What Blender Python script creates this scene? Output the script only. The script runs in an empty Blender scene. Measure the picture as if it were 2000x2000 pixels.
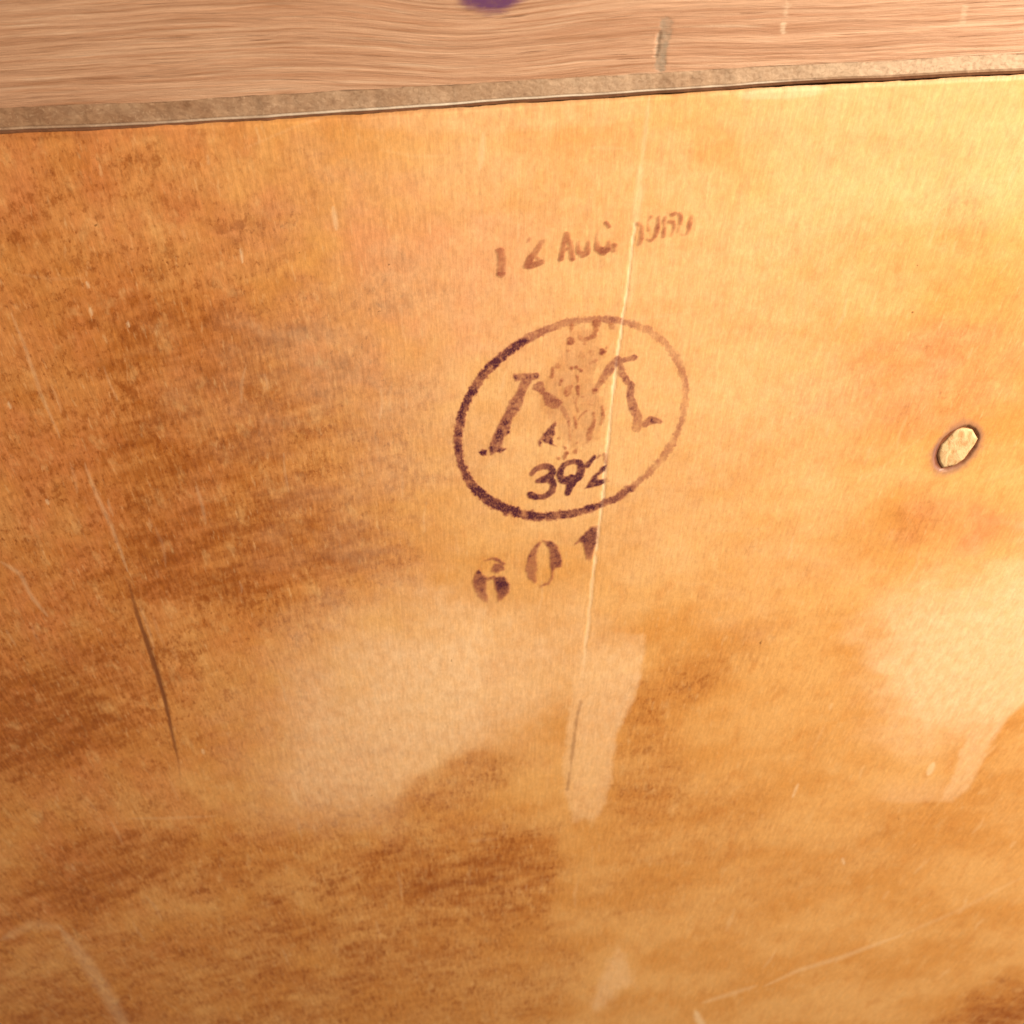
import bpy, math
import numpy as np
from mathutils import Matrix

# ------------------------------------------------------------------ camera
scene = bpy.context.scene
F_PX = 1926.0                      # focal length measured in pixels of the 2000 px photograph
DIST, DEP, ROLL = 0.1926, math.radians(30), math.radians(3.0)
P0 = np.array([0.0, 0.0, 0.2])     # point of the board in the middle of the view
Fw = np.array([0, math.cos(DEP), -math.sin(DEP)])
R0 = np.array([1.0, 0, 0]); U0 = np.array([0, math.sin(DEP), math.cos(DEP)])
Rt = math.cos(ROLL) * R0 - math.sin(ROLL) * U0
Up = math.sin(ROLL) * R0 + math.cos(ROLL) * U0
CAM = P0 - DIST * Fw
cd = bpy.data.cameras.new('camera'); cam = bpy.data.objects.new('camera', cd)
scene.collection.objects.link(cam); scene.camera = cam
cd.sensor_width = 36; cd.lens = 36 * F_PX / 2000; cd.clip_start = 0.005; cd.clip_end = 20
cam.matrix_world = Matrix(((Rt[0], Up[0], -Fw[0], CAM[0]), (Rt[1], Up[1], -Fw[1], CAM[1]),
                           (Rt[2], Up[2], -Fw[2], CAM[2]), (0, 0, 0, 1)))
cd.dof.use_dof = True; cd.dof.focus_distance = DIST * 0.90; cd.dof.aperture_fstop = 24

# ------------------------------------------------------------------ light (a room lamp up to the right, dim warm room)
w = bpy.data.worlds.new('World'); scene.world = w; w.use_nodes = True
w.node_tree.nodes['Background'].inputs[0].default_value = (1.0, 0.80, 0.60, 1)
w.node_tree.nodes['Background'].inputs[1].default_value = 0.24
def area(name, loc, target, size, power, col):
    l = bpy.data.lights.new(name, 'AREA'); l.shape = 'DISK'; l.size = size; l.energy = power; l.color = col
    o = bpy.data.objects.new(name, l); scene.collection.objects.link(o); o.location = loc
    d = np.array(target) - np.array(loc)
    from mathutils import Vector
    o.rotation_euler = Vector(d).to_track_quat('-Z', 'Y').to_euler()
    return o
area('ceiling_lamp', (0.40, -0.25, 0.47), (0.06, 0, 0.22), 0.16, 6.6, (1.0, 0.86, 0.68))
scene.view_settings.view_transform = 'Standard'; scene.view_settings.look = 'None'
scene.view_settings.exposure = 0.0; scene.view_settings.gamma = 1.0
scene.render.resolution_x = scene.render.resolution_y = 1024

# ------------------------------------------------------------------ measuring helpers (photo pixel <-> place on the wood)
def at(u, v, y=0.0):
    u = np.asarray(u, float); v = np.asarray(v, float)
    d = F_PX * Fw + np.multiply.outer(u - 1000, Rt) - np.multiply.outer(v - 1000, Up)
    t = (y - CAM[1]) / d[..., 1]
    return CAM + d * t[..., None]
def px(x, y, z):
    p = np.stack([np.asarray(x) - CAM[0], np.asarray(y) - CAM[1] + 0 * np.asarray(x), np.asarray(z) - CAM[2]], -1)
    dep = np.maximum(p @ Fw, 1e-3)
    return 1000 + F_PX * (p @ Rt) / dep, 1000 - F_PX * (p @ Up) / dep
_rng = np.random.RandomState(7); _tab = _rng.rand(256, 256)
def vnoise(x, y):
    xi = np.floor(x).astype(int); yi = np.floor(y).astype(int)
    fx = x - xi; fy = y - yi; fx = fx * fx * (3 - 2 * fx); fy = fy * fy * (3 - 2 * fy)
    a = _tab[xi & 255, yi & 255]; b = _tab[(xi + 1) & 255, yi & 255]
    c = _tab[xi & 255, (yi + 1) & 255]; d = _tab[(xi + 1) & 255, (yi + 1) & 255]
    return (a * (1 - fx) + b * fx) * (1 - fy) + (c * (1 - fx) + d * fx) * fy
def fbm(x, y, o=4, s=0.0):
    t = 0; a = 0.5; n = 0
    for k in range(o):
        t = t + a * vnoise(x * 2 ** k + 17.3 * k + s, y * 2 ** k - 9.1 * k + s * 1.7); n += a; a *= 0.5
    return t / n
def sstep(a, b, x):
    t = np.clip((x - a) / (b - a), 0, 1); return t * t * (3 - 2 * t)
def seg_dist(u, v, pts, closed=False):
    """distance to a polyline and the position along it (0..1)"""
    pts = np.array(pts, float)
    if closed: pts = np.vstack([pts, pts[:1]])
    L = np.hypot(*(pts[1:] - pts[:-1]).T); cum = np.concatenate([[0], np.cumsum(L)]); tot = cum[-1]
    best = np.full(np.shape(u), 1e9); par = np.zeros(np.shape(u))
    for i in range(len(pts) - 1):
        a, b = pts[i], pts[i + 1]; e = b - a; l2 = max(e @ e, 1e-9)
        t = np.clip(((u - a[0]) * e[0] + (v - a[1]) * e[1]) / l2, 0, 1)
        d = np.hypot(u - a[0] - t * e[0], v - a[1] - t * e[1])
        m = d < best; best = np.where(m, d, best); par = np.where(m, (cum[i] + t * L[i]) / tot, par)
    return best, par
def poly_sdf(u, v, pts):
    d, _ = seg_dist(u, v, pts, True); ins = np.zeros(np.shape(u), bool)
    n = len(pts)
    for i in range(n):
        (x1, y1), (x2, y2) = pts[i], pts[(i + 1) % n]
        if y1 == y2: continue
        c = ((y1 > v) != (y2 > v)) & (u < (x2 - x1) * (v - y1) / (y2 - y1) + x1)
        ins ^= c
    return np.where(ins, -d, d)

# ------------------------------------------------------------------ node helpers
def mat(name):
    m = bpy.data.materials.new(name); m.use_nodes = True; nt = m.node_tree; nt.nodes.clear()
    return m, nt
class N:
    def __init__(s, nt): s.nt = nt
    def new(s, t, **kw):
        n = s.nt.nodes.new(t)
        for k, v in kw.items(): setattr(n, k, v)
        return n
    def put(s, sock, val):
        if isinstance(val, bpy.types.NodeSocket): s.nt.links.new(val, sock)
        elif isinstance(val, tuple) and len(val) == 3 and sock.type == 'RGBA': sock.default_value = (*val, 1)
        else: sock.default_value = val
    def attr(s, name, out='Fac'):
        n = s.new('ShaderNodeAttribute', attribute_name=name); return n.outputs[out]
    def scale(s, vec, sc, off=(0, 0, 0)):
        n = s.new('ShaderNodeVectorMath', operation='MULTIPLY_ADD'); s.put(n.inputs[0], vec)
        n.inputs[1].default_value = sc; n.inputs[2].default_value = off; return n.outputs[0]
    def noise(s, vec, detail=3, rough=0.55, dist=0.0):
        n = s.new('ShaderNodeTexNoise'); s.put(n.inputs['Vector'], vec); n.inputs['Scale'].default_value = 1
        n.inputs['Detail'].default_value = detail; n.inputs['Roughness'].default_value = rough
        n.inputs['Distortion'].default_value = dist; return n.outputs['Fac']
    def mr(s, x, a, b, c=0.0, d=1.0, smooth=True):
        n = s.new('ShaderNodeMapRange', interpolation_type='SMOOTHSTEP' if smooth else 'LINEAR')
        s.put(n.inputs[0], x)
        for i, q in enumerate((a, b, c, d)): n.inputs[1 + i].default_value = q
        return n.outputs[0]
    def math(s, op, a, b=0.0, clamp=False):
        n = s.new('ShaderNodeMath', operation=op, use_clamp=clamp); s.put(n.inputs[0], a); s.put(n.inputs[1], b); return n.outputs[0]
    def mix(s, f, a, b, blend='MIX'):
        n = s.new('ShaderNodeMix', data_type='RGBA', blend_type=blend)
        s.put(n.inputs[0], f); s.put(n.inputs[6], a); s.put(n.inputs[7], b); return n.outputs[2]
    def gray(s, x):
        n = s.new('ShaderNodeCombineColor')
        for i in range(3): s.put(n.inputs[i], x)
        return n.outputs[0]
    def bump(s, h, strength, dist, nrm=None):
        n = s.new('ShaderNodeBump'); n.inputs['Strength'].default_value = strength; n.inputs['Distance'].default_value = dist
        s.put(n.inputs['Height'], h)
        if nrm is not None: s.put(n.inputs['Normal'], nrm)
        return n.outputs[0]
    def out(s, sh):
        o = s.new('ShaderNodeOutputMaterial'); s.nt.links.new(sh, o.inputs[0])

# varnished board ------------------------------------------------------
def board_material():
    m, nt = mat('honey_varnished_veneer'); n = N(nt)
    rowv = n.attr('rowv', 'Vector')                     # the same, following the tilt of the figure
    fan = n.attr('fan', 'Vector')                       # millimetres across / along the brush direction
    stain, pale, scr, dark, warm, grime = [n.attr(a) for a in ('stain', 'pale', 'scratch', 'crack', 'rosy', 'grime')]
    big = n.noise(n.scale(rowv, (.035, .055, 1)), 3)
    col = n.mix(n.mr(big, .35, .65), (0.66, 0.300, 0.075), (0.74, 0.385, 0.125))
    col = n.mix(n.math('MULTIPLY', warm, n.mr(n.noise(n.scale(fan, (.1, .06, 1), (5, 3, 0)), 3), .35, .65, .35, 1)), col, (0.67, 0.255, 0.088))
    # cloudy stain soaked into the wood, broken up into flecks
    clus = n.noise(n.scale(rowv, (.11, .16, 1), (31, 5, 0)), 3, .6)
    fl = n.noise(n.scale(rowv, (.72, .46, 1)), 6, .70, .15)
    fh = n.noise(n.scale(rowv, (1.25, .72, 1), (13, 4, 0)), 5, .68)
    flk = n.math('MULTIPLY', n.mr(n.math('ADD', n.math('MULTIPLY', fl, .65), n.math('MULTIPLY', clus, .35)), .505, .62), n.mr(stain, 0.0, .6, .10, .95))
    rows = n.noise(n.scale(rowv, (.085, .36, 1), (0, 40, 0)), 3, .6, .25)
    flk2 = n.math('MULTIPLY', n.math('MULTIPLY', n.mr(fh, .545, .66), n.mr(rows, .36, .62, .25, 1.15)), n.mr(stain, 0.05, .55, .10, 1.0))
    vd = n.noise(n.scale(fan, (1.15, .27, 1), (50, 3, 0)), 5, .66)
    sf = n.math('MULTIPLY', stain, n.mr(rows, .3, .7, .60, 1.08), True)
    sf = n.math('MULTIPLY', sf, n.mr(vd, .3, .7, .62, 1.30), True)
    col = n.mix(n.math('MULTIPLY', sf, .95), col, (0.410, 0.112, 0.010))
    col = n.mix(n.math('MULTIPLY', flk, .72), col, (0.285, 0.066, 0.004))
    col = n.mix(n.math('MULTIPLY', flk2, .66), col, (0.230, 0.052, 0.004))
    col = n.mix(n.math('MULTIPLY', n.math('MULTIPLY', n.mr(stain, .62, 1.05), n.mr(n.math('ADD', n.math('MULTIPLY', rows, .5), n.math('MULTIPLY', fh, .5)), .40, .60, .3, 1)), .60), col, (0.255, 0.064, 0.010))
    fl2 = n.noise(n.scale(fan, (.26, .16, 1), (11, 2, 0)), 5, .65, .2)
    col = n.mix(n.math('MULTIPLY', n.mr(fl2, .50, .70), .34), col, (0.53, 0.185, 0.030))
    col = n.mix(n.math('MULTIPLY', n.mr(fl2, .46, .30), .30), col, (0.80, 0.47, 0.19))
    # paler patches: thin finish and varnish reflections painted into the colour
    pn = n.noise(n.scale(fan, (.5, .35, 1), (2, 9, 0)), 4, .6)
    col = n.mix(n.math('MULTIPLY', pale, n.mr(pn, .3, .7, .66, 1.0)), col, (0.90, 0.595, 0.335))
    col = n.mix(1.0, col, n.gray(n.mr(vd, .28, .72, 1.10, .90, False)), 'MULTIPLY')
    # fibre streaks along the brush direction
    fib = n.noise(n.scale(fan, (2.2, .22, 1)), 4, .6)
    col = n.mix(1.0, col, n.gray(n.mr(fib, .25, .75, .91, 1.09, False)), 'MULTIPLY')
    fine = n.noise(n.scale(fan, (1.7, 1.05, 1), (3, 1, 0)), 6, .78)
    col = n.mix(1.0, col, n.gray(n.mr(fine, .25, .75, .82, 1.18, False)), 'MULTIPLY')
    # pale ticks: bruises and hairline scuffs
    tk = n.noise(n.scale(fan, (1.1, .26, 1), (7, 20, 0)), 4, .6)
    tkf = n.mr(tk, .58, .74)
    col = n.mix(n.math('MULTIPLY', tkf, .40), col, (0.86, 0.52, 0.24))
    sp = n.noise(n.scale(fan, (.55, .5, 1), (70, 20, 0)), 2, .5)
    col = n.mix(n.math('MULTIPLY', n.mr(sp, .775, .80), .7), col, (0.16, 0.06, 0.012))
    sn = n.noise(n.scale(fan, (2.0, .5, 1), (1, 8, 0)), 3)
    col = n.mix(n.math('MULTIPLY', scr, n.mr(sn, .25, .6, .45, 1)), col, (0.97, 0.72, 0.44))
    col = n.mix(grime, col, (0.27, 0.125, 0.105))
    col = n.mix(dark, col, (0.175, 0.050, 0.014))
    h = n.math('ADD', n.math('MULTIPLY', fib, .6), n.math('MULTIPLY', fine, .5))
    nrm = n.bump(h, .5, .00013)
    b = n.new('ShaderNodeBsdfPrincipled'); n.put(b.inputs['Base Color'], col)
    n.put(b.inputs['Roughness'], n.mr(fl2, .3, .7, .42, .56)); n.put(b.inputs['Normal'], nrm)
    b.inputs['Specular IOR Level'].default_value = .30
    b.inputs['Coat Weight'].default_value = .22; b.inputs['Coat Roughness'].default_value = .28
    n.put(b.inputs['Coat Normal'], n.bump(n.math('ADD', fl2, n.math('MULTIPLY', fib, .3)), .5, .0002))
    n.out(b.outputs[0]); return m

def rail_material():
    m, nt = mat('planed_rail_wood'); n = N(nt)
    g = n.attr('fan', 'Vector'); ink = n.attr('ink'); goug = n.attr('gouge'); scr = n.attr('scratch')
    a = n.noise(n.scale(g, (.015, .9, 1)), 4, .6, .15)
    b_ = n.noise(n.scale(g, (.04, 2.1, 1), (4, 0, 0)), 6, .68, .1)
    c_ = n.noise(n.scale(g, (.25, 5.5, 1), (9, 3, 0)), 3, .6)
    col = n.mix(n.mr(a, .3, .7), (0.435, 0.220, 0.122), (0.590, 0.350, 0.220))
    col = n.mix(n.math('MULTIPLY', n.mr(b_, .52, .66), .80), col, (0.34, 0.150, 0.068))
    col = n.mix(n.math('MULTIPLY', n.mr(b_, .46, .32), .58), col, (0.74, 0.520, 0.360))
    ln = n.noise(n.scale(g, (.06, 3.4, 1), (1, 7, 0)), 2, .5)
    col = n.mix(n.math('MULTIPLY', n.mr(ln, .665, .72), .8), col, (0.24, 0.095, 0.04))
    col = n.mix(1.0, col, n.gray(n.mr(c_, .25, .75, .88, 1.12, False)), 'MULTIPLY')
    col = n.mix(scr, col, (0.85, 0.66, 0.46))
    dn = n.noise(n.scale(g, (.9, .9, 1)), 3)
    col = n.mix(n.math('MULTIPLY', goug, n.mr(dn, .3, .7, .5, 1)), col, (0.31, 0.225, 0.155))
    b = n.new('ShaderNodeBsdfPrincipled'); n.put(b.inputs['Base Color'], col)
    b.inputs['Roughness'].default_value = .5
    n.put(b.inputs['Normal'], n.bump(n.math('ADD', b_, n.math('ADD', c_, n.math('MULTIPLY', n.mr(ln, .66, .72), -1))), .6, .00022))
    b.inputs['Specular IOR Level'].default_value = .3
    n.out(b.outputs[0]); return m

def edge_material():
    m, nt = mat('raw_dusty_chamfer'); n = N(nt)
    g = n.attr('fan', 'Vector'); worn_glint = n.attr('worn_glint'); dusty = n.attr('dusty')
    a = n.noise(n.scale(g, (.35, .6, 1)), 4, .65, .5); s = n.noise(n.scale(g, (1.6, 1.8, 1)), 3, .6, .8)
    col = n.mix(n.mr(a, .3, .7), (0.30, 0.150, 0.075), (0.43, 0.245, 0.135))
    col = n.mix(n.math('MULTIPLY', n.mr(s, .55, .72), .6), col, (0.62, 0.40, 0.245))
    col = n.mix(n.math('MULTIPLY', n.mr(s, .42, .28), .5), col, (0.185, 0.085, 0.038))
    col = n.mix(n.math('MULTIPLY', dusty, n.mr(s, .3, .6, .5, .95)), col, (0.78, 0.56, 0.38))
    col = n.mix(worn_glint, col, (0.92, 0.80, 0.64))
    col = n.mix(n.attr('gap'), col, (0.40, 0.175, 0.085))
    b = n.new('ShaderNodeBsdfPrincipled'); n.put(b.inputs['Base Color'], col); b.inputs['Roughness'].default_value = .7
    n.put(b.inputs['Normal'], n.bump(n.math('ADD', a, s), .25, .00015)); n.out(b.outputs[0]); return m

def ink_material(name, thick, thin, pits=.55):
    m, nt = mat(name); n = N(nt)
    ink = n.attr('ink'); g = n.attr('fan', 'Vector')
    s = n.noise(n.scale(g, (3.4, 1.9, 1)), 4, .7); s2 = n.noise(n.scale(g, (.9, .8, 1), (3, 3, 0)), 3)
    k = n.math('MULTIPLY', n.mr(s, .30, .58, pits, 1.0), n.mr(s2, .3, .6, .8, 1.0))
    a = n.math('MULTIPLY', ink, k, True)
    b = n.new('ShaderNodeBsdfPrincipled'); n.put(b.inputs['Base Color'], n.mix(n.mr(a, .35, .95), thin, thick))
    b.inputs['Roughness'].default_value = .55; b.inputs['Specular IOR Level'].default_value = .3
    t = n.new('ShaderNodeBsdfTransparent'); x = n.new('ShaderNodeMixShader')
    n.put(x.inputs[0], n.mr(a, .0, 1.0, .0, .95, False)); nt.links.new(t.outputs[0], x.inputs[1]); nt.links.new(b.outputs[0], x.inputs[2])
    n.out(x.outputs[0]); return m

def plug_material():
    m, nt = mat('pale_wood_plug'); n = N(nt)
    g = n.new('ShaderNodeTexCoord').outputs['Object']
    a = n.noise(n.scale(g, (650, 650, 420)), 5, .65, .8)
    col = n.mix(n.mr(a, .3, .7), (0.56, 0.30, 0.12), (0.80, 0.57, 0.30))
    col = n.mix(n.math('MULTIPLY', n.mr(n.noise(n.scale(g, (1500, 1500, 900), (4, 4, 4)), 3, .6), .58, .7), .6), col, (0.42, 0.20, 0.08))
    b = n.new('ShaderNodeBsdfPrincipled'); n.put(b.inputs['Base Color'], col); b.inputs['Roughness'].default_value = .6
    n.put(b.inputs['Normal'], n.bump(a, .6, .0003)); n.out(b.outputs[0]); return m

# ------------------------------------------------------------------ mesh helpers
def grid_faces(nr, nc):
    i = np.arange(nr * nc).reshape(nr, nc)
    return np.stack([i[:-1, :-1], i[:-1, 1:], i[1:, 1:], i[1:, :-1]], -1).reshape(-1, 4)
def make(name, co, quads, material, parent, attrs=None, vecs=None, smooth=True):
    me = bpy.data.meshes.new(name); co = np.ascontiguousarray(co, np.float32); q = np.ascontiguousarray(quads, np.int32)
    me.vertices.add(len(co)); me.vertices.foreach_set('co', co.ravel())
    me.loops.add(q.size); me.loops.foreach_set('vertex_index', q.ravel())
    me.polygons.add(len(q)); k = q.shape[1]
    me.polygons.foreach_set('loop_start', np.arange(0, q.size, k, dtype=np.int32))
    me.update(calc_edges=True); me.validate()
    if smooth: me.polygons.foreach_set('use_smooth', np.ones(len(q), bool))
    for nme, val in (attrs or {}).items():
        a = me.attributes.new(nme, 'FLOAT', 'POINT'); a.data.foreach_set('value', np.ascontiguousarray(val, np.float32).ravel())
    for nme, val in (vecs or {}).items():
        a = me.attributes.new(nme, 'FLOAT_VECTOR', 'POINT'); a.data.foreach_set('vector', np.ascontiguousarray(val, np.float32).ravel())
    me.materials.append(material)
    o = bpy.data.objects.new(name, me); scene.collection.objects.link(o); o.parent = parent
    return o

root = bpy.data.objects.new('wooden_furniture', None); scene.collection.objects.link(root)
root['label'] = 'honey varnished wooden furniture panel with purple oval ink stamp below a paler rail'
root['category'] = 'furniture'

K = at(960, 2900)                                   # where the brush strokes of the board run together
def fan_mm(x, z):
    s = np.arctan2(x - K[0], z - K[2]) * 0.5 * 1000
    t = np.hypot(x - K[0], z - K[2]) * 1000
    return np.stack([s, t, 0 * s], -1)

# ------------------------------------------------------------------ board
def top_edge_px(u):                                 # upper edge of the board in the photograph
    return np.interp(u, [-600, 0, 518, 1000, 1500, 2000, 2600], [290, 260, 236, 205, 171, 147, 114])
# board's upper edge as a line in space
eu = np.linspace(-700, 2700, 60); ep = at(eu, top_edge_px(eu)); 
def z_top(x): return np.interp(x, ep[:, 0], ep[:, 2]) + (fbm(x / .005, x * 0, 4, 2) - .38) * .0006
X = np.concatenate([np.linspace(-.20, -.1505, 30), np.linspace(-.15, .15, 1120), np.linspace(.1505, .20, 30)])
NR = 900
T = np.linspace(0, 1, NR)
gx = np.broadcast_to(X, (NR, len(X)))
gz = (1 - T)[:, None] * z_top(X)[None, :] + T[:, None] * 0.0
u, v = px(gx, 0.0, gz)
f = fan_mm(gx, gz)
s_, t_ = f[..., 0], f[..., 1]
n1 = fbm(u / 160, v / 110, 4); n2 = fbm(u / 60, v / 28, 4, 3.3); n3 = fbm(u / 300, v / 260, 3, 8)
nb = fbm(s_ / 9, (t_ - .16 * s_) / 3.2, 4, 5.0)
def blob(cu, cv, ru, rv, rot=0, soft=1.0):
    c, s = math.cos(math.radians(rot)), math.sin(math.radians(rot))
    a = ((u - cu) * c + (v - cv) * s) / ru; b = (-(u - cu) * s + (v - cv) * c) / rv
    d = np.sqrt(a * a + b * b) + (n1 - .5) * 0.9 + (n2 - .5) * 0.5
    return sstep(1.0 + .45 * soft, 1.0 - .55 * soft, d)
stain = np.zeros_like(u)
for cu, cv, ru, rv, rot, k in [
    (120, 950, 620, 1000, 0, .44), (430, 1850, 800, 260, -6, .16), (480, 820, 330, 330, -8, .42), (420, 980, 330, 200, -8, .35), (330, 660, 240, 120, -5, .30), (560, 760, 130, 60, -10, .25),
    (90, 1380, 270, 105, -14, .82), (50, 1440, 190, 85, -12, .55), (260, 1180, 280, 150, -10, .30), (600, 1080, 200, 110, -12, .30),
    (120, 350, 220, 60, -4, .20), (90, 460, 90, 50, 0, .22), (300, 1690, 270, 75, -6, .50), (700, 1640, 180, 60, -8, .32), (520, 1745, 55, 40, 0, .4),
    (880, 1690, 270, 75, -10, .45), (985, 1715, 150, 75, -16, .45), (820, 1790, 350, 115, -8, .45), (300, 1930, 400, 160, 0, .45), (900, 1535, 130, 45, -22, .45),
    (820, 1950, 330, 110, 0, .35), (1330, 1330, 160, 60, -25, .38), (1750, 700, 260, 60, -22, .22), (1780, 1010, 60, 60, 0, .22), (1230, 1720, 130, 70, -20, .22),
    (1880, 430, 60, 70, 0, .2), (1960, 2010, 170, 75, -25, .8), (1800, 800, 120, 40, -22, .22), (1260, 1480, 70, 130, 12, .28), (60, 1990, 300, 80, 0, .3), (1700, 1650, 420, 80, -20, .14), (1350, 1600, 180, 90, -12, .22)]:
    stain = 1 - (1 - stain) * (1 - k * blob(cu, cv, ru, rv, rot))
# the dark patch at the bottom ends at an upright edge
cutx = 1092 - (v - 1640) * .10 + (n2 - .5) * 16
low = sstep(1590, 1640, v) * sstep(1860, 1760, v)
stain = stain * (1 - .55 * low * sstep(-6, 8, u - cutx) * sstep(1500, 1250, u))
stain = np.clip(stain * (.80 + .55 * nb), 0, 1)
# pale patches: thin finish with varnish reflections painted in, ragged left, crisp right
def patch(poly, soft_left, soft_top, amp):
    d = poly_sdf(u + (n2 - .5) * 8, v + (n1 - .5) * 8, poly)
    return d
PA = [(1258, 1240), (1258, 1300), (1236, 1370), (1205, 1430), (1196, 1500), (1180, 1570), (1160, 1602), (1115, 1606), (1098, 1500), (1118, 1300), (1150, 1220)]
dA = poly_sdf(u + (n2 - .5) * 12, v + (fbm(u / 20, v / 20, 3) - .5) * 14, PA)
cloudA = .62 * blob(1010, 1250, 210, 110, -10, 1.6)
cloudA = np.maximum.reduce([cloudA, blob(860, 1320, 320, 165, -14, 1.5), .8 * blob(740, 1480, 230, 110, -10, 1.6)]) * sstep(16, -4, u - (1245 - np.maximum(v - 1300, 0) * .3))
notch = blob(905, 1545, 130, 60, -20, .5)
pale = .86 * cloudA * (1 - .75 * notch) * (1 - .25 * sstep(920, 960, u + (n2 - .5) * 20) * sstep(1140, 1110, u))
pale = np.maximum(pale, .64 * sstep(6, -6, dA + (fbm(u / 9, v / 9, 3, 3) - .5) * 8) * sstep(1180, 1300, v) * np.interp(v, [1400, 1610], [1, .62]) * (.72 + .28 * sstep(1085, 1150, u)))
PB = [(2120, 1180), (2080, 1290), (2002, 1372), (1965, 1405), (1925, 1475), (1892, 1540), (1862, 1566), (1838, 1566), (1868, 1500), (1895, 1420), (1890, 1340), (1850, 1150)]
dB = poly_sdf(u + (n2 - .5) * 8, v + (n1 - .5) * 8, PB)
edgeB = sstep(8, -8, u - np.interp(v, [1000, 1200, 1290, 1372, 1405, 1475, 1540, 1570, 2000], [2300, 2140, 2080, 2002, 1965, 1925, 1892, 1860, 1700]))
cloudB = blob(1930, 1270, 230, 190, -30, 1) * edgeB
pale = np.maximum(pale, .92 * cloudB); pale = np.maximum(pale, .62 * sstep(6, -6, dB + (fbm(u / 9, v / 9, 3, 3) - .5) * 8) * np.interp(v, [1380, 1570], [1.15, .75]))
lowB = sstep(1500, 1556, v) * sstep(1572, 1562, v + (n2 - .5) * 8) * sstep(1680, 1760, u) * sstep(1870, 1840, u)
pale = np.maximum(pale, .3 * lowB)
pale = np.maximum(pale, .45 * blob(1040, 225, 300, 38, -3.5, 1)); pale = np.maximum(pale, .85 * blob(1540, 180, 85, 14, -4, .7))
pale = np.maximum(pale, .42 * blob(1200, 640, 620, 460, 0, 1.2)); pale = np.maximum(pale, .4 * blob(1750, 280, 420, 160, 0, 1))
rosy = np.clip(.9 * blob(60, 800, 620, 1100, 0, 1.2) + blob(150, 330, 330, 130, 0, 1) + blob(830, 560, 240, 190, 0, 1) + .8 * blob(1850, 720, 240, 120, -20, 1) + blob(60, 1000, 140, 260, 0, 1) + blob(1870, 1030, 120, 60, 0, 1), 0, 1)
WP = [(1208, 1852), (1222, 1872), (1232, 1905), (1242, 1922), (1216, 1934), (1186, 1960), (1168, 1976), (1150, 1968), (1172, 1915), (1188, 1880)]
dW = poly_sdf(u + (n2 - .5) * 10, v + (n1 - .5) * 10, WP)
# scratches and the open split
scratch = np.zeros_like(u); groove = np.zeros_like(u); crack = np.zeros_like(u)
def line(pts, wid, amt, soft=.5, taper=True, depth=0.0):
    global scratch, groove
    lo = np.min(pts, 0) - 30; hi = np.max(pts, 0) + 30
    m = (u > lo[0]) & (u < hi[0]) & (v > lo[1]) & (v < hi[1])
    if not m.any(): return
    d, p = seg_dist(u[m], v[m], pts); ww = wid * (np.sqrt(np.clip(4 * p * (1 - p), 0.02, 1)) if taper else 1)
    k = sstep(ww * (1 + soft), ww * (1 - soft), d)
    scratch[m] = np.maximum(scratch[m], amt * k); groove[m] = np.maximum(groove[m], depth * k)
long_scratch = [(1240, 437), (1225, 560), (1213, 640), (1197, 760), (1185, 880), (1175, 990), (1160, 1106), (1154, 1165), (1146, 1243), (1138, 1322)]
d, p = seg_dist(u, v, long_scratch)
amp = np.interp(v, [420, 470, 800, 1000, 1150, 1260, 1330], [.6, .85, .85, .85, .5, .45, .05]) * (.75 + .4 * fbm(u / 12, v / 14, 3))
k = sstep(4.2, 1.2, (d + (fbm(u / 6, v / 18, 2) - .5) * 5) / np.interp(v, [430, 560, 800], [.75, .8, 1])) * np.clip(amp, 0, 1)
scratch = np.maximum(scratch, k); groove = np.maximum(groove, .00012 * k)
line([(1268, 190), (1262, 250), (1252, 330)], 5, .22, .9); line([(1252, 320), (1248, 380), (1241, 440)], 8, .30, .9); line([(1228, 600), (1236, 480)], 9, .2, .9)
d, p = seg_dist(u, v, [(1134, 1370), (1126, 1406), (1115, 1495), (1108, 1541)])
crack = np.maximum(crack, .6 * sstep(5, 1, d + (fbm(u / 8, v / 8, 2) - .5) * 5) * (.4 + .6 * fbm(u / 14, v / 25, 2)))
d, p = seg_dist(u, v, [(240, 1126), (250, 1135), (268, 1204), (286, 1251), (308, 1320), (322, 1367), (337, 1436), (350, 1494), (353, 1530)])
wd = np.interp(p, [0, .12, .3, .5, .75, 1], [1.2, 3, 5, 5, 3.2, 1.2])
k = sstep(wd + 1.5, wd - 2.0, d + (fbm(u / 7, v / 20, 2) - .5) * 2.5) * np.interp(p, [0, .1, .3, .6, .85, 1], [.3, .6, .85, .9, .7, .25])
crack = np.maximum(crack, k); groove = np.maximum(groove, 0.00006 * k)
line([(20, 610), (45, 670), (80, 770), (120, 860)], 3.4, .20, .8); line([(163, 900), (188, 965), (217, 1027), (250, 1117)], 3.8, .24, .8)
line([(0, 1095), (40, 1120), (62, 1165), (95, 1205)], 4, .24, .8); line([(272, 1180), (292, 1235), (302, 1270)], 3, .16, .8)
line([(1490, 1928), (1560, 1896), (1640, 1872), (1720, 1842), (1765, 1826)], 4, .26, .8); line([(1765, 1826), (1880, 1775), (2000, 1712)], 3.4, .13, .9)
line([(118, 1812), (165, 1872), (200, 1925), (228, 1975), (262, 2030)], 13, .22, .8); line([(0, 1835), (60, 1805), (125, 1810)], 9, .15, .9)
line([(1358, 1975), (1364, 1990), (1376, 2010)], 7, .55, .8); line([(1370, 1960), (1480, 1925)], 4, .25, .8)
line([(945, 255), (938, 330)], 6, .3, .9); line([(650, 400), (658, 450)], 5, .35, .7); line([(1825, 1490), (1812, 1515)], 6, .5, .6)
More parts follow.
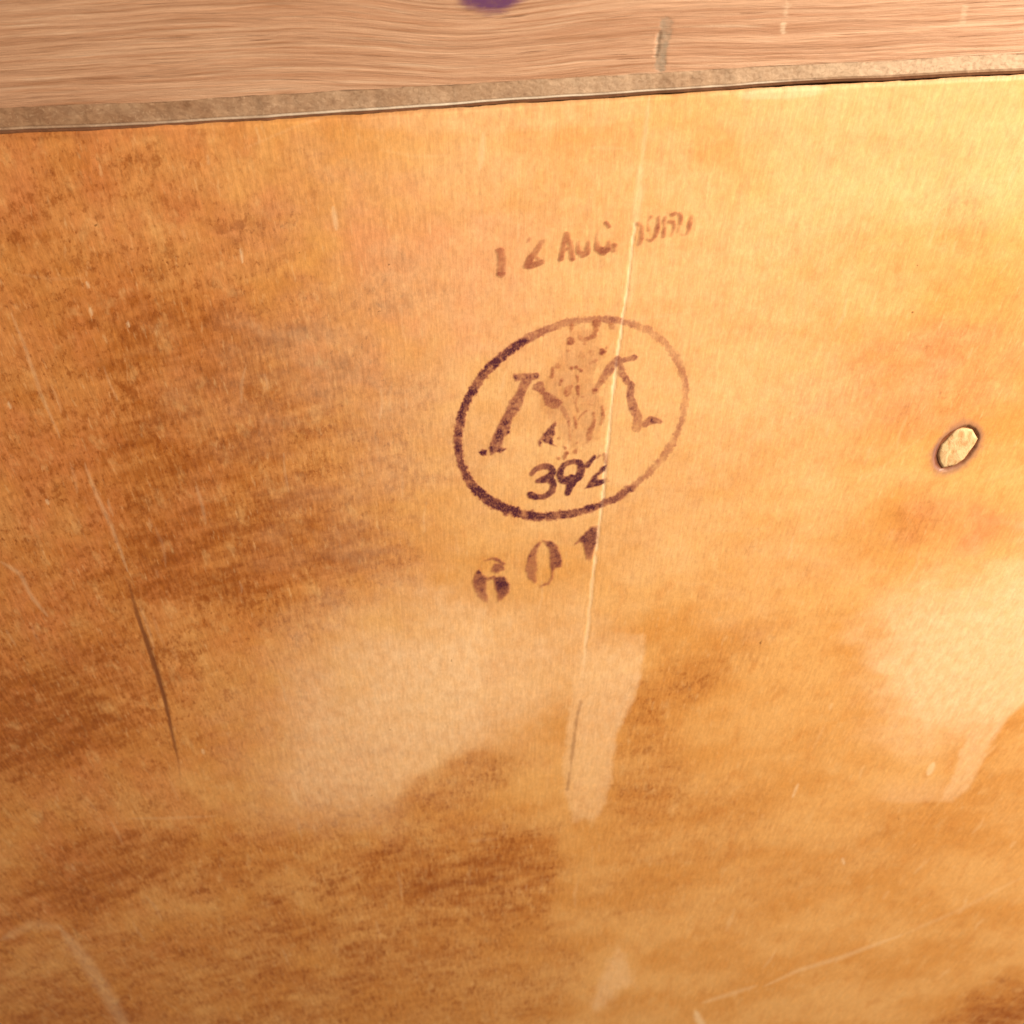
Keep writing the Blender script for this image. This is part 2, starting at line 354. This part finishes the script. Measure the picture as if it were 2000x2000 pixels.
for q in [(168, 550, 174, 565), (174, 600, 180, 617), (248, 628, 253, 640), (470, 485, 474, 515), (15, 785, 22, 800), (90, 975, 96, 985), (395, 1462, 399, 1472), (1560, 1530, 1548, 1558), (1650, 1690, 1645, 1676)]:
    line([q[:2], q[2:]], 2.6, .5, .7)
rg = np.random.RandomState(21)                      # many faint scuffs that follow the brush direction
for i in range(120):
    a, b = rg.uniform(0, 2000), rg.uniform(280, 1900); L = rg.uniform(15, 85) * (1.0 if b < 1300 else .7)
    dx, dy = 960 - a, 2900 - b; q = math.hypot(dx, dy); j = rg.normal(0, .10)
    e = ((dx / q + j) * L, dy / q * L); side = rg.uniform(-.12, .12) * L
    line([(a, b), (a + e[0] * .5 + side, b + e[1] * .5), (a + e[0], b + e[1])], rg.uniform(1.8, 3.6), rg.uniform(.04, .20), .8)
for i in range(14):                                 # a few that cross it
    a, b = rg.uniform(0, 2000), rg.uniform(280, 1950); L = rg.uniform(60, 200); an = rg.uniform(-1.2, 0.2)
    line([(a, b), (a + L * .5 * math.cos(an), b + L * .5 * math.sin(an) + rg.uniform(-9, 9)), (a + L * math.cos(an), b + L * math.sin(an))], rg.uniform(2, 4), rg.uniform(.04, .12), .8)
k = sstep(9, -12, dW + (fbm(u / 8, v / 8, 3, 4) - .5) * 14); scratch = np.maximum(scratch, 0); 
# dark scuffing along the joint on the left
jd = v - top_edge_px(u)
crack = np.maximum(crack, .55 * sstep(26, 2, jd + (n2 - .5) * 34) * sstep(420, 120, u) * (.3 + .7 * n2))
crack = np.maximum(crack, 0.30 * sstep(9, 1, jd + (fbm(u / 9, v / 9, 2) - .5) * 9))
# knot-hole: recess in the board and dirt on its rim
HOLE = [(1110, 548), (1160, 528), (1235, 520), (1318, 562), (1362, 640), (1362, 700), (1322, 800), (1250, 910), (1160, 1005), (1070, 1050), (950, 1090), (870, 1085), (815, 1030), (800, 940), (818, 850), (850, 780), (905, 690), (1000, 610)]
HOLE = [(1700 + a * .1553, 750 + b * .1553) for a, b in HOLE]
dH = poly_sdf(u, v, HOLE)
halo = sstep(17, 0, dH + (n2 - .5) * 16 + (fbm(u / 9, v / 9, 3) - .5) * 8)
left_dirt = sstep(7, -2, dH - 3 + (n2 - .5) * 6) * sstep(1850, 1832, u) * sstep(850, 866, v)
hole = sstep(1.2, -2.2, dH)
low_wave = (fbm(u / 700, v / 500, 2, 4) - .5) * .0006 + (fbm(gx / .012, gz / .02, 3, 2) - .5) * .00012
yb = low_wave + groove + .00045 * hole
yb = yb + .0003 * sstep(8, 0, jd)
co = np.stack([gx, yb, gz], -1).reshape(-1, 3)
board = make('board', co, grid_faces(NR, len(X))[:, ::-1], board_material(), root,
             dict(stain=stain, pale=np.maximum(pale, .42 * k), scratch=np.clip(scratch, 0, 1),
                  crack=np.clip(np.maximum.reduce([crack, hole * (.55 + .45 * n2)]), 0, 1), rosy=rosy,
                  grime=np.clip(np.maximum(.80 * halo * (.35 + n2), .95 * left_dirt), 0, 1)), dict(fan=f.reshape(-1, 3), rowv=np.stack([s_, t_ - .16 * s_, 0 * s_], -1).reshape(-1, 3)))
def y_board(uu, vv):                                # surface depth under a printed mark (wave only)
    return (fbm(uu / 700, vv / 500, 2, 4) - .5) * .0006
def board_y_at(x, z, uu, vv):
    return y_board(uu, vv) + (fbm(x / .012, z / .02, 3, 2) - .5) * .00012

# plug seated in the hole
PL = [(1100, 585), (1165, 560), (1230, 548), (1290, 585), (1330, 640), (1345, 695), (1318, 770), (1250, 860), (1190, 945), (1130, 990), (1060, 1022), (990, 1045), (920, 1062), (882, 1040), (868, 985), (858, 900), (868, 835), (905, 765), (965, 690), (1035, 630)]
PL = np.array([(1700 + a * .1553, 750 + b * .1553) for a, b in PL])
w3 = at(PL[:, 0], PL[:, 1]); c3 = w3.mean(0); vs = []; NPL = len(PL)
for sc, yy in [(1.0, .0014), (1.0, .00035), (.97, .00012), (.86, .00002), (.5, -.00002), (.2, .0)]:
    for i, p_ in enumerate(w3):
        q = c3 + (p_ - c3) * sc * (1 + .035 * math.sin(i * 2.7) + .03 * math.sin(i * 5.1 + 1)); vs.append((q[0], yy + (0.00005 * math.sin(i * 2.3 + sc * 9) if sc < .95 else 0), q[2]))
vs.append((c3[0], .0, c3[2]))
qs = []
for r in range(5):
    for i in range(NPL):
        j = (i + 1) % NPL; a = r * NPL
        qs += [(a + i, a + j, a + NPL + j), (a + i, a + NPL + j, a + NPL + i)]
for i in range(NPL): qs.append((5 * NPL + i, 5 * NPL + (i + 1) % NPL, 6 * NPL))
plug = make('wood_plug', np.array(vs), np.array(qs), plug_material(), board)
plug['label'] = 'pale oval wood plug in a dark rimmed hole'

# ------------------------------------------------------------------ ink stamps
_lift = [0.0]
INK = ink_material('violet_brown_ink', (0.072, 0.010, 0.030), (0.34, 0.075, 0.070))
INK2 = ink_material('faded_red_ink', (0.22, 0.045, 0.032), (0.42, 0.110, 0.055), .6)
def stamp(name, box, dens, material, parent=None, step=1.6, surf=None):
    us = np.arange(box[0], box[2], step); vv = np.arange(box[1], box[3], step)
    uu, vw = np.meshgrid(us, vv); D = np.clip(dens(uu, vw), 0, 1)
    if surf is None:
        p = at(uu, vw); _lift[0] += .00002; y = board_y_at(p[..., 0], p[..., 2], uu, vw) - .00004 - _lift[0]
    p = p.copy(); p[..., 1] = y
    keep = D > .05; fcs = grid_faces(*uu.shape); fk = keep.ravel()[fcs].any(1); fcs = fcs[fk]
    used, inv = np.unique(fcs, return_inverse=True); fcs = inv.reshape(-1, 4)
    ff = fan_mm(p[..., 0], p[..., 2]).reshape(-1, 3)[used]
    return make(name, p.reshape(-1, 3)[used], fcs, material, parent or board, dict(ink=D.ravel()[used]), dict(fan=ff))
def rag(uu, vv, sc, s=0): return fbm(uu / sc, vv / sc, 3, s) - .5
def stroke(uu, vv, pts, wid, amt=1.0, ragd=3.0, soft=2.2):
    lo = np.min(pts, 0) - 25; hi = np.max(pts, 0) + 25
    out = np.zeros_like(uu); m = (uu > lo[0]) & (uu < hi[0]) & (vv > lo[1]) & (vv < hi[1])
    if not m.any(): return out
    d, p = seg_dist(uu[m], vv[m], pts); wd = wid if np.isscalar(wid) else np.interp(p, np.linspace(0, 1, len(wid)), wid)
    am = amt if np.isscalar(amt) else np.interp(p, np.linspace(0, 1, len(amt)), amt)
    out[m] = am * sstep(wd * .5 + soft, wd * .5 - soft, d + rag(uu[m], vv[m], 5) * ragd * 2); return out
def fill(uu, vv, pts, amt=1.0, ragd=3.0, soft=2.2):
    lo = np.min(pts, 0) - 25; hi = np.max(pts, 0) + 25
    out = np.zeros_like(uu); m = (uu > lo[0]) & (uu < hi[0]) & (vv > lo[1]) & (vv < hi[1])
    d = poly_sdf(uu[m], vv[m], pts); out[m] = amt * sstep(soft, -soft, d + rag(uu[m], vv[m], 5) * ragd * 2); return out
def Z(pts, o, k=.2847): return [(o[0] + a * k, o[1] + b * k) for a, b in pts]
def mx(*a): return np.maximum.reduce(a)

# oval ring
OC = (1117, 815.5)
ang = np.radians(np.arange(0, 360, 4)); th = math.radians(-29.7)
ring = [(OC[0] + 235 * math.cos(a) * math.cos(th) - 177.5 * math.sin(a) * math.sin(th),
         OC[1] + 235 * math.cos(a) * math.sin(th) + 177.5 * math.sin(a) * math.cos(th)) for a in ang]
def d_ring(uu, vv):
    d, p = seg_dist(uu, vv, ring, True)
    phi = np.degrees(np.arctan2(vv - OC[1], uu - OC[0])) % 360        # 0 right, 90 down, 180 left, 270 up
    wid = 1.0 + np.interp(phi, [0, 40, 80, 110, 135, 160, 180, 215, 250, 275, 300, 330, 360], [11, 12, 13, 17, 19, 14, 15, 17, 14, 12, 12, 13, 11])
    amt = np.interp(phi, [0, 40, 60, 80, 110, 135, 160, 180, 215, 235, 255, 275, 290, 310, 335, 360], [.36, .55, .68, .9, 1.1, 1.1, .85, .92, 1.1, .9, .60, .38, .46, .40, .36, .36])
    blot = fbm(uu / 16, vv / 16, 3, 6)
    return np.clip(amt * (.20 + 1.45 * blot), 0, 1) * sstep(wid * .5 + 2.6, wid * .5 - 2.6, d + rag(uu, vv, 4.5) * 7 + rag(uu, vv, 13) * 6)
stamp('oval_stamp_ring', (870, 600, 1365, 1030), d_ring, INK, step=1.25)['label'] = 'oval ring of purple brown stamp ink'

def shapes(uu, vv, o, k, polys=(), strokes=(), spots=(), soft=2.4, ragd=1.8, bold=1.15):
    """ink density from filled outlines, brush strokes and round spots, given in steps of k px from o"""
    D = np.zeros_like(uu)
    for pts, amt in polys: D = np.maximum(D, fill(uu, vv, Z(pts, o, k), amt, ragd, soft))
    for pts, wid, amt in strokes: D = np.maximum(D, stroke(uu, vv, Z(pts, o, k), [q * k * bold for q in wid], amt, ragd, soft * .8))
    for x, y, rad, amt in spots:
        d = np.hypot(uu - o[0] - x * k, vv - o[1] - y * k)
        m = d < rad * k + 14; e = np.zeros_like(uu); e[m] = amt * sstep(rad * k + 2.2, max(rad * k - 3.0, 0), d[m] + rag(uu[m], vv[m], 5) * ragd * 2.4)
        D = np.maximum(D, e)
    return D
OM, KM = (920, 690), .11387; OE, KE = (1040, 610), .15526; R4 = (850, 600)
def d_mono(uu, vv):
    stem = [(730, 340), (1160, 330), (1170, 430), (1060, 455), (990, 560), (930, 700), (880, 870), (800, 1020), (720, 1100), (690, 1200), (650, 1370), (570, 1440), (525, 1600), (600, 1630), (520, 1710), (440, 1690), (340, 1740), (315, 1600), (345, 1500), (425, 1320), (465, 1230), (575, 1040), (600, 970), (675, 800), (775, 680), (825, 540), (850, 470), (760, 470)]
    A = shapes(uu, vv, OM, KM, [(stem, 1.0)]) * np.interp(vv, [725, 745, 790, 840, 885], [.50, .46, .56, .70, .76])
    A = np.maximum(A, shapes(uu, vv, OM, KM,
        [([(1160, 480), (1240, 470), (1270, 640), (1400, 700), (1570, 830), (1530, 925), (1390, 945), (1280, 880), (1220, 700), (1150, 655), (1045, 610), (1080, 540)], .52), ([(1540, 860), (1640, 960), (1700, 1100), (1690, 1240), (1640, 1150), (1560, 1010), (1480, 930)], .24),
         ([(1450, 1160), (1472, 1190), (1440, 1270), (1432, 1400), (1395, 1470), (1405, 1540), (1470, 1590), (1380, 1560), (1280, 1530), (1220, 1500), (1190, 1590), (1140, 1530), (1200, 1450), (1290, 1320), (1370, 1240)], .74),
         ([(140, 1690), (200, 1640), (272, 1655), (262, 1740), (190, 1755)], 1.1)],
        [([(500, 1690), (590, 1635)], [30, 22], .85), ([(1010, 370), (1020, 460)], [45, 30], .68), ([(950, 370), (960, 420)], [40, 30], .62)],
        [(490, 1340, 58, 1.0), (590, 1190, 60, .82), (720, 830, 60, .76), (775, 400, 50, .66), (1120, 380, 55, .82), (665, 980, 32, .8), (385, 1620, 60, .82), (1515, 860, 45, .58), (1110, 590, 45, .52), (1290, 1400, 50, .95), (1370, 1510, 45, .9), (640, 1340, 40, .8), (860, 820, 45, .6)]))
    B = shapes(uu, vv, OE, KE, [], [([(1075, 590), (960, 720), (880, 830), (800, 960)], [95, 105, 80, 50], [.50, .44, .38, .3]), ([(1060, 610), (1130, 600), (1290, 560)], [60, 55, 60], .56), ([(1110, 640), (1130, 760), (1200, 870), (1245, 900)], [60, 70, 75, 70], [.42, .46, .58, .52]),
                                    ([(1240, 900), (1230, 1050), (1270, 1200), (1330, 1300), (1310, 1440)], [80, 80, 105, 95, 100], [.54, .54, .50, .46, .36])], [(1110, 760, 38, .52)])
    C = shapes(uu, vv, R4, .2847, [], [([(1390, 800), (1440, 795), (1485, 768), (1545, 782)], [40, 40, 48, 24], [.36, .46, .56, .5])], [(1482, 768, 18, .66)])
    return mx(A * 1.08, B * 1.1, C * 1.1) * (.42 + 1.1 * fbm(uu / 7, vv / 7, 3, 9))
stamp('monogram_letter', (920, 680, 1320, 905), d_mono, INK, step=1.25)['label'] = 'serif letter M of the oval stamp, fading to the right'
def d_emb(uu, vv):
    st = [([(650, 345), (780, 290), (800, 190)], [50, 50, 60], [.55, .60, .70]), ([(800, 600), (730, 632)], [42, 36], .5), ([(245, 795), (262, 700)], [50, 40], .6), ([(350, 900), (376, 830)], [38, 30], .66),
          ([(566, 790), (570, 870)], [34, 28], .55), ([(572, 925), (582, 1015)], [48, 42], .68), ([(860, 860), (905, 870)], [30, 25], .5), ([(440, 1010), (450, 960), (495, 925)], [80, 60, 45], .62),
          ([(530, 1320), (552, 1445)], [30, 36], .66), ([(770, 1250), (772, 1400), (730, 1480), (708, 1595)], [30, 42, 75, 62], [.60, .58, .62, .5]), ([(880, 1170), (887, 1300), (860, 1410)], [25, 40, 30], [.5, .64, .42]),
          ([(430, 1760), (398, 1835)], [45, 38], .66), ([(560, 1200), (570, 1240)], [28, 26], .55), ([(585, 1330), (620, 1280), (680, 1230)], [24, 30, 20], .45), ([(460, 1360), (458, 1450), (475, 1600)], [30, 25, 20], [.5, .4, .45]),
          ([(760, 1080), (740, 1130)], [24, 20], .42), ([(485, 230), (500, 175)], [30, 52], .52), ([(440, 480), (490, 470)], [30, 24], .34), ([(580, 1040), (540, 1120), (560, 1200)], [34, 24, 20], .4), ([(620, 1150), (690, 1140), (760, 1160)], [26, 22, 16], .36)]
    sp = [(480, 355, 55, .72), (810, 140, 58, .80), (600, 310, 40, .42), (662, 390, 35, .5), (880, 490, 46, .76), (935, 440, 24, .5), (740, 500, 52, .38), (615, 540, 58, .30), (320, 672, 45, .48),
          (498, 692, 36, .78), (548, 680, 30, .92), (612, 722, 30, .74), (780, 992, 40, .78), (410, 1700, 22, .6), (330, 1832, 26, .5), (545, 1742, 34, .5), (325, 1580, 20, .4), (560, 1640, 20, .5), (1000, 165, 42, .5), (640, 1055, 26, .42), (520, 1060, 24, .46), (700, 1620, 26, .42)]
    haze_ = fill(uu, vv, Z([(480, 180), (800, 200), (900, 560), (720, 800), (920, 1150), (850, 1600), (500, 1750), (350, 1500), (150, 1250), (80, 1000), (300, 600)], OE, KE), .16, 8, 9)
    return np.maximum(shapes(uu, vv, OE, KE, [], st, sp, 2.6, 2.2) * (.40 + 1.0 * fbm(uu / 6, vv / 6, 3, 2)), haze_ * (.5 + fbm(uu / 14, vv / 14, 3, 6)))
stamp('monogram_emblem', (1045, 610, 1225, 915), d_emb, INK2, step=1.25)['label'] = 'faint smudged emblem in the middle of the letter M'
O9, K9 = (1020, 870), .10352
def d_392(uu, vv):
    D = shapes(uu, vv, O9, K9,
        [([(1190, 805), (1260, 690), (1340, 570), (1440, 480), (1500, 400), (1600, 350), (1570, 470), (1480, 530), (1425, 560), (1435, 640), (1540, 620), (1560, 705), (1450, 750), (1340, 785)], .92)],
        [([(180, 530), (270, 440), (380, 390), (480, 385), (555, 420), (580, 490), (540, 570), (440, 630), (300, 668)], [72, 78, 82, 88, 92, 100, 112, 102, 72], [.62, .7, .66, .7, .92, .92, .88, .88, .8]),
         ([(500, 620), (575, 680), (595, 750), (570, 850), (500, 920), (400, 965), (280, 970), (165, 930)], [110, 104, 92, 86, 78, 78, 88, 104], [.86, .92, .86, .86, .78, .8, .96, 1.05]),
         ([(1085, 315), (1000, 290), (900, 310), (800, 360), (730, 450), (715, 560), (760, 645), (860, 650), (960, 640), (1060, 600), (1110, 480), (1120, 390), (1085, 315)], [92, 68, 72, 80, 84, 96, 112, 124, 124, 112, 120, 112, 92], [1.05, .66, .7, .76, .84, .96, .92, 1.05, 1.05, .92, .88, .92, 1.05]),
         ([(950, 640), (915, 740), (858, 890)], [160, 112, 84], 1.1), ([(1232, 362), (1372, 200)], [82, 52], .88), ([(1430, 220), (1470, 180)], [30, 26], .45), ([(1560, 170), (1585, 300)], [70, 60], .36), ([(1600, 640), (1640, 660)], [60, 40], .25)], [], 1.9, 1.2, 1.3)
    return D * (.80 + .50 * fbm(uu / 9, vv / 9, 3, 1))
stamp('stamped_number', (1020, 875, 1205, 985), d_392, INK, step=1.25)['label'] = 'number 392 inside the oval stamp'
O6, K6 = (900, 1000), .15528
def d_601(uu, vv):
    D = shapes(uu, vv, O6, K6,
        [([(240, 720), (270, 780), (335, 830), (322, 900), (312, 980), (340, 1050), (358, 1162), (280, 1115), (210, 1050), (165, 950), (148, 880), (178, 790)], .66),
         ([(420, 840), (490, 798), (560, 828), (612, 910), (612, 1000), (545, 1080), (470, 1122), (458, 1030), (430, 940)], .90), ([(380, 752), (420, 650), (542, 640), (548, 730), (450, 768)], .64),
         ([(1050, 358), (980, 388), (900, 490), (838, 620), (823, 740), (848, 832), (930, 895), (962, 872), (946, 780), (962, 680), (952, 560), (977, 440), (1012, 395)], .54),
         ([(1030, 353), (1130, 363), (1202, 408), (1245, 500), (1275, 610), (1262, 682), (1200, 702), (1150, 745), (1124, 690), (1126, 560), (1110, 450), (1060, 390)], .80),
         ([(1722, 178), (1728, 300), (1692, 440), (1652, 560), (1630, 622), (1580, 592), (1560, 480), (1545, 382), (1490, 372), (1428, 414), (1500, 330), (1560, 268), (1640, 188)], .86)],
        [([(325, 842), (430, 820)], [30, 28], .64), ([(300, 612), (400, 586), (480, 602), (530, 655)], [20, 28, 34, 44], [.42, .55, .58, .62]), ([(985, 395), (900, 490), (845, 620), (830, 740)], [24, 28, 28, 20], .74), ([(1150, 735), (1150, 830), (1100, 900), (1010, 932)], [28, 24, 28, 20], [.56, .5, .56, .42])],
        [(230, 765, 32, .98), (270, 985, 34, .88), (490, 900, 50, 1.0), (1150, 420, 34, .88)], 3.0, 2.2)
    fade = np.where(uu < 1010, np.interp(vv, [1140, 1185], [1, .55]), np.where(uu > 1110, np.interp(vv, [1070, 1100], [1, .35]), 1.0))
    return D * fade * (.72 + .55 * fbm(uu / 12, vv / 12, 3, 4))
stamp('stamped_serial', (915, 1020, 1185, 1190), d_601, INK, step=1.25)['label'] = 'number 601 stamped below the oval'
R3 = (850, 380); OD, KD = (1220, 390), .08282
def d_date(uu, vv):
    A = shapes(uu, vv, R3, .2847, [], [
             ([(452, 382), (460, 450), (453, 538)], [44, 46, 46], .60), ([(432, 380), (452, 382)], [26, 30], .66), ([(438, 540), (470, 538)], [26, 26], .9),
             ([(650, 300), (640, 320)], [16, 14], .35), ([(735, 318), (705, 370), (660, 430), (635, 480)], [26, 34, 38, 42], [.45, .58, .72, .85]), ([(632, 485), (680, 478), (735, 460)], [42, 40, 32], .80), ([(690, 420), (720, 450)], [22, 24], .6),
             ([(866, 438), (880, 360), (905, 265)], [32, 28, 30], [.74, .6, .56]), ([(905, 265), (932, 350), (942, 436)], [30, 30, 34], [.56, .58, .74]), ([(880, 372), (932, 366)], [22, 22], .55),
             ([(982, 325), (987, 392), (1015, 412), (1045, 395), (1052, 320)], [20, 30, 36, 32, 22], [.32, .64, .8, .64, .42]),
             ([(1178, 195), (1195, 215)], [26, 24], .75), ([(1110, 330), (1115, 365), (1150, 388), (1190, 368), (1192, 330)], [30, 40, 46, 42, 26], [.55, .8, .85, .8, .5]), ([(1125, 230), (1105, 290), (1110, 330)], [12, 14, 20], [.16, .25, .5]), ([(1232, 345), (1228, 382)], [28, 24], .66)], [], 2.2, 1.5)
    B = shapes(uu, vv, OD, KD, [], [
             ([(330, 560), (400, 620), (412, 800), (402, 900), (345, 1050)], [72, 82, 82, 84, 60], [.46, .46, .58, .62, .4]),
             ([(640, 395), (575, 480), (560, 600), (565, 710)], [60, 50, 45, 55], [.5, .36, .34, .48]), ([(800, 400), (802, 560), (765, 730), (730, 850), (645, 950), (540, 930)], [60, 70, 105, 85, 64, 44], [.42, .58, .82, .7, .58, .36]),
             ([(970, 400), (922, 520), (945, 640), (942, 730), (915, 860)], [55, 60, 45, 75, 75], [.46, .68, .5, .7, .6]), ([(1045, 510), (1150, 530), (1172, 590), (1160, 720), (1100, 850)], [64, 95, 62, 50, 40], [.46, .74, .56, .4, .26]),
             ([(1130, 345), (1195, 322)], [85, 88], .64), ([(1308, 330), (1332, 460), (1322, 555)], [84, 98, 74], [.56, .70, .5]), ([(1292, 640), (1268, 755)], [44, 40], .42), ([(1590, 350), (1545, 560), (1520, 705), (1462, 822)], [36, 98, 84, 32], [.42, .76, .7, .42]), ([(1300, 790), (1400, 830)], [30, 40], .28)], [], 2.2, 1.5)
    return mx(A, B) * (.55 + .6 * fbm(uu / 9, vv / 9, 3, 7))
stamp('date_stamp', (955, 400, 1375, 550), d_date, INK2, step=1.25)['label'] = 'faded date 12 AUG. 1969 in red brown ink'

# ------------------------------------------------------------------ rail above the board, proud of it, with a chamfered lower edge
YR, YC = -.0009, .0001                              # rail face, back of the chamfer
def strip_top_px(u): return np.interp(u, [-600, 0, 259, 518, 1000, 1518, 2000, 2600], [238, 212, 201, 186, 159, 128, 104, 74])
def strip_bot_px(u): return np.interp(u, [-600, 0, 259, 518, 1000, 1518, 2000, 2600], [284, 255, 246, 230, 197, 162, 138, 106])
pt = at(eu, strip_top_px(eu), YR); pb = at(eu, strip_bot_px(eu), YC)
XR = np.linspace(-.13, .13, 1100)
zt = np.interp(XR, pt[:, 0], pt[:, 2]) + (fbm(XR / .006, XR * 0, 4, 1) - .5) * .0005; zb = np.interp(XR, pb[:, 0], pb[:, 2]) + (fbm(XR / .009, XR * 0, 3, 6) - .5) * .00025
TOP = .345
rows = np.concatenate([np.linspace(0, .028, 330), np.linspace(.0285, .06, 40)])
rx = np.broadcast_to(XR, (len(rows), len(XR))); rz = zt[None] + rows[:, None] * 1.0
ru, rv = px(rx, YR, rz)
kd = np.hypot((ru - 955) / 1.35, rv + 25)
sgn = np.where(rv + 25 > 0, 1, -1)
flow = 60 * np.exp(-((ru - 930) / 210) ** 2) * np.exp(-np.abs(rv + 25) / 120) * sgn     # the grain parts round the knot
gw = (rv + ru * .040 + 16 * (fbm(ru / 260, rv / 60, 3, 12) - .5) - flow * 1.0 + 10 * np.sin(ru / 330) * np.exp(-rv / 300)) / 13.0
gfan = np.stack([ru / 13.0, gw, 0 * gw], -1)
gou = stroke(ru, rv, [(1302, 45), (1296, 75), (1291, 105), (1290, 132)], [22, 24, 20, 22], [.62, .75, .9, .75], 5, 3)
gou_e = stroke(ru, rv, [(1288, 62), (1284, 92), (1281, 108)], 6, 1, 3)
scr_r = mx(stroke(ru, rv, [(1538, 8), (1534, 30)], 8, .3, 6), stroke(ru, rv, [(1530, 48), (1528, 62)], 9, .42, 6), stroke(ru, rv, [(1885, 15), (1880, 40)], 12, .2, 8))
yr = YR + .00012 * gou * fbm(ru / 9, rv / 9, 2) + .00015 * gou_e + (fbm(gfan[..., 0] / 30, gfan[..., 1] * 1.3, 3) - .5) * .00014

rail = make('rail', np.stack([rx, yr, rz], -1).reshape(-1, 3), grid_faces(len(rows), len(XR)), rail_material(), root,
            dict(gouge=np.clip(1.25 * gou + .5 * gou_e, 0, 1), scratch=scr_r), dict(fan=gfan.reshape(-1, 3)))
# chamfer strip: from the rail face back to a small rounded arris, then into the dark gap
prof = [(0.0, YR + .00002)] + [(t, YR + .00003 + (YC - YR - .0002) * t) for t in np.linspace(.03, .84, 24)] + \
       [(.88, YC - .00014), (.92, YC - .00018), (.96, YC - .00014), (1.0, YC - .00004), (1.02, YC + .00008), (1.14, YC + .0001), (1.16, YC + .0009)]
pr_t = np.array([a for a, _ in prof]); pr_y = np.array([b for _, b in prof])
ex = np.broadcast_to(XR, (len(prof), len(XR))); ez = zt[None] * (1 - pr_t[:, None]) + zb[None] * pr_t[:, None]
eu2, ev2 = px(ex, YR, ez)
ey = pr_y[:, None] + (fbm(eu2 / 10, ev2 / 8, 3) - .5) * .00008 * ((pr_t > .02) & (pr_t < .86))[:, None] + (fbm(eu2 / 40, ev2 * 0, 3) - .5) * .0002
worn_glint = ((pr_t > .86) & (pr_t < .985) & (pr_y < YC))[:, None] * np.interp(eu2, [-200, 0, 300, 700, 900, 1100, 1500, 1620, 2200], [.1, .12, .3, .6, .95, .75, .55, .05, .05]) * (.45 + .9 * fbm(eu2 / 45, ev2 / 90, 3, 3))  # arris wear with its highlight painted into the colour, brightest at mid-length
dusty = np.clip(np.interp(eu2, [-300, 200, 600, 1000, 1350, 1700, 2000], [.0, .05, .22, .45, .50, .95, 1.0]) + (fbm(eu2 / 60, ev2 / 40, 3) - .5) * .5, 0, 1) * (pr_t < .86)[:, None]
edge = make('chamfered_edge', np.stack([ex, ey, ez], -1).reshape(-1, 3), grid_faces(len(prof), len(XR))[:, ::-1], edge_material(), rail,
            dict(worn_glint=np.clip(worn_glint, 0, 1), dusty=dusty, gap=np.broadcast_to((pr_t > .999)[:, None] * 1.0, ex.shape)), dict(fan=np.stack([eu2 / 13, ev2 / 13, 0 * eu2], -1).reshape(-1, 3)))
edge['label'] = 'raw greyish chamfer along the lower edge of the rail'
# rail body behind the face
def box(name, lo, hi, material, parent):
    x0, y0, z0 = lo; x1, y1, z1 = hi
    c = [(x0, y0, z0), (x1, y0, z0), (x1, y1, z0), (x0, y1, z0), (x0, y0, z1), (x1, y0, z1), (x1, y1, z1), (x0, y1, z1)]
    q = [(0, 1, 5, 4), (1, 2, 6, 5), (2, 3, 7, 6), (3, 0, 4, 7), (4, 5, 6, 7), (3, 2, 1, 0)]
    return make(name, np.array(c), np.array(q), material, parent, dict(gouge=np.zeros(8), scratch=np.zeros(8)), dict(fan=np.array(c) * 1000), False)
zc = float(zt.min())
box('rail_core', (-.13, .0045, zc - .012), (.13, .024, float(zt.max()) + .058), rail.data.materials[0], rail)
# violet ink spot on the rail
VI = ink_material('violet_ink', (0.13, 0.042, 0.13), (0.26, 0.10, 0.18), .8)
def d_spot(uu, vv):
    q = np.hypot((uu - 958) / 78, (vv + 38) / 60); return .95 * sstep(1.18, .78, q + rag(uu, vv, 30) * .16 + (fbm(uu / 34, vv / 5, 3, 8) - .5) * .34) * (.72 + .5 * fbm(uu / 26, vv / 6, 3, 3))
us, vv = np.meshgrid(np.arange(860, 1060, 2.0), np.arange(-115, 40, 2.0)); D = d_spot(us, vv); p = at(us, vv, YR)
p[..., 1] = YR - .00014; fc = grid_faces(*us.shape); fc = fc[(D > .05).ravel()[fc].any(1)]; used, inv = np.unique(fc, return_inverse=True)
spot = make('ink_spot', p.reshape(-1, 3)[used], inv.reshape(-1, 4), VI, rail, dict(ink=D.ravel()[used]), dict(fan=np.stack([us / 13, vv / 13, 0 * us], -1).reshape(-1, 3)[used]))
spot['label'] = 'round violet ink spot on the rail'
# veneer core behind the printed face of the board
box('board_core', (-.20, .0022, 0.0), (.20, .0044, float(z_top(X).min()) - .0015), rail.data.materials[0], board)
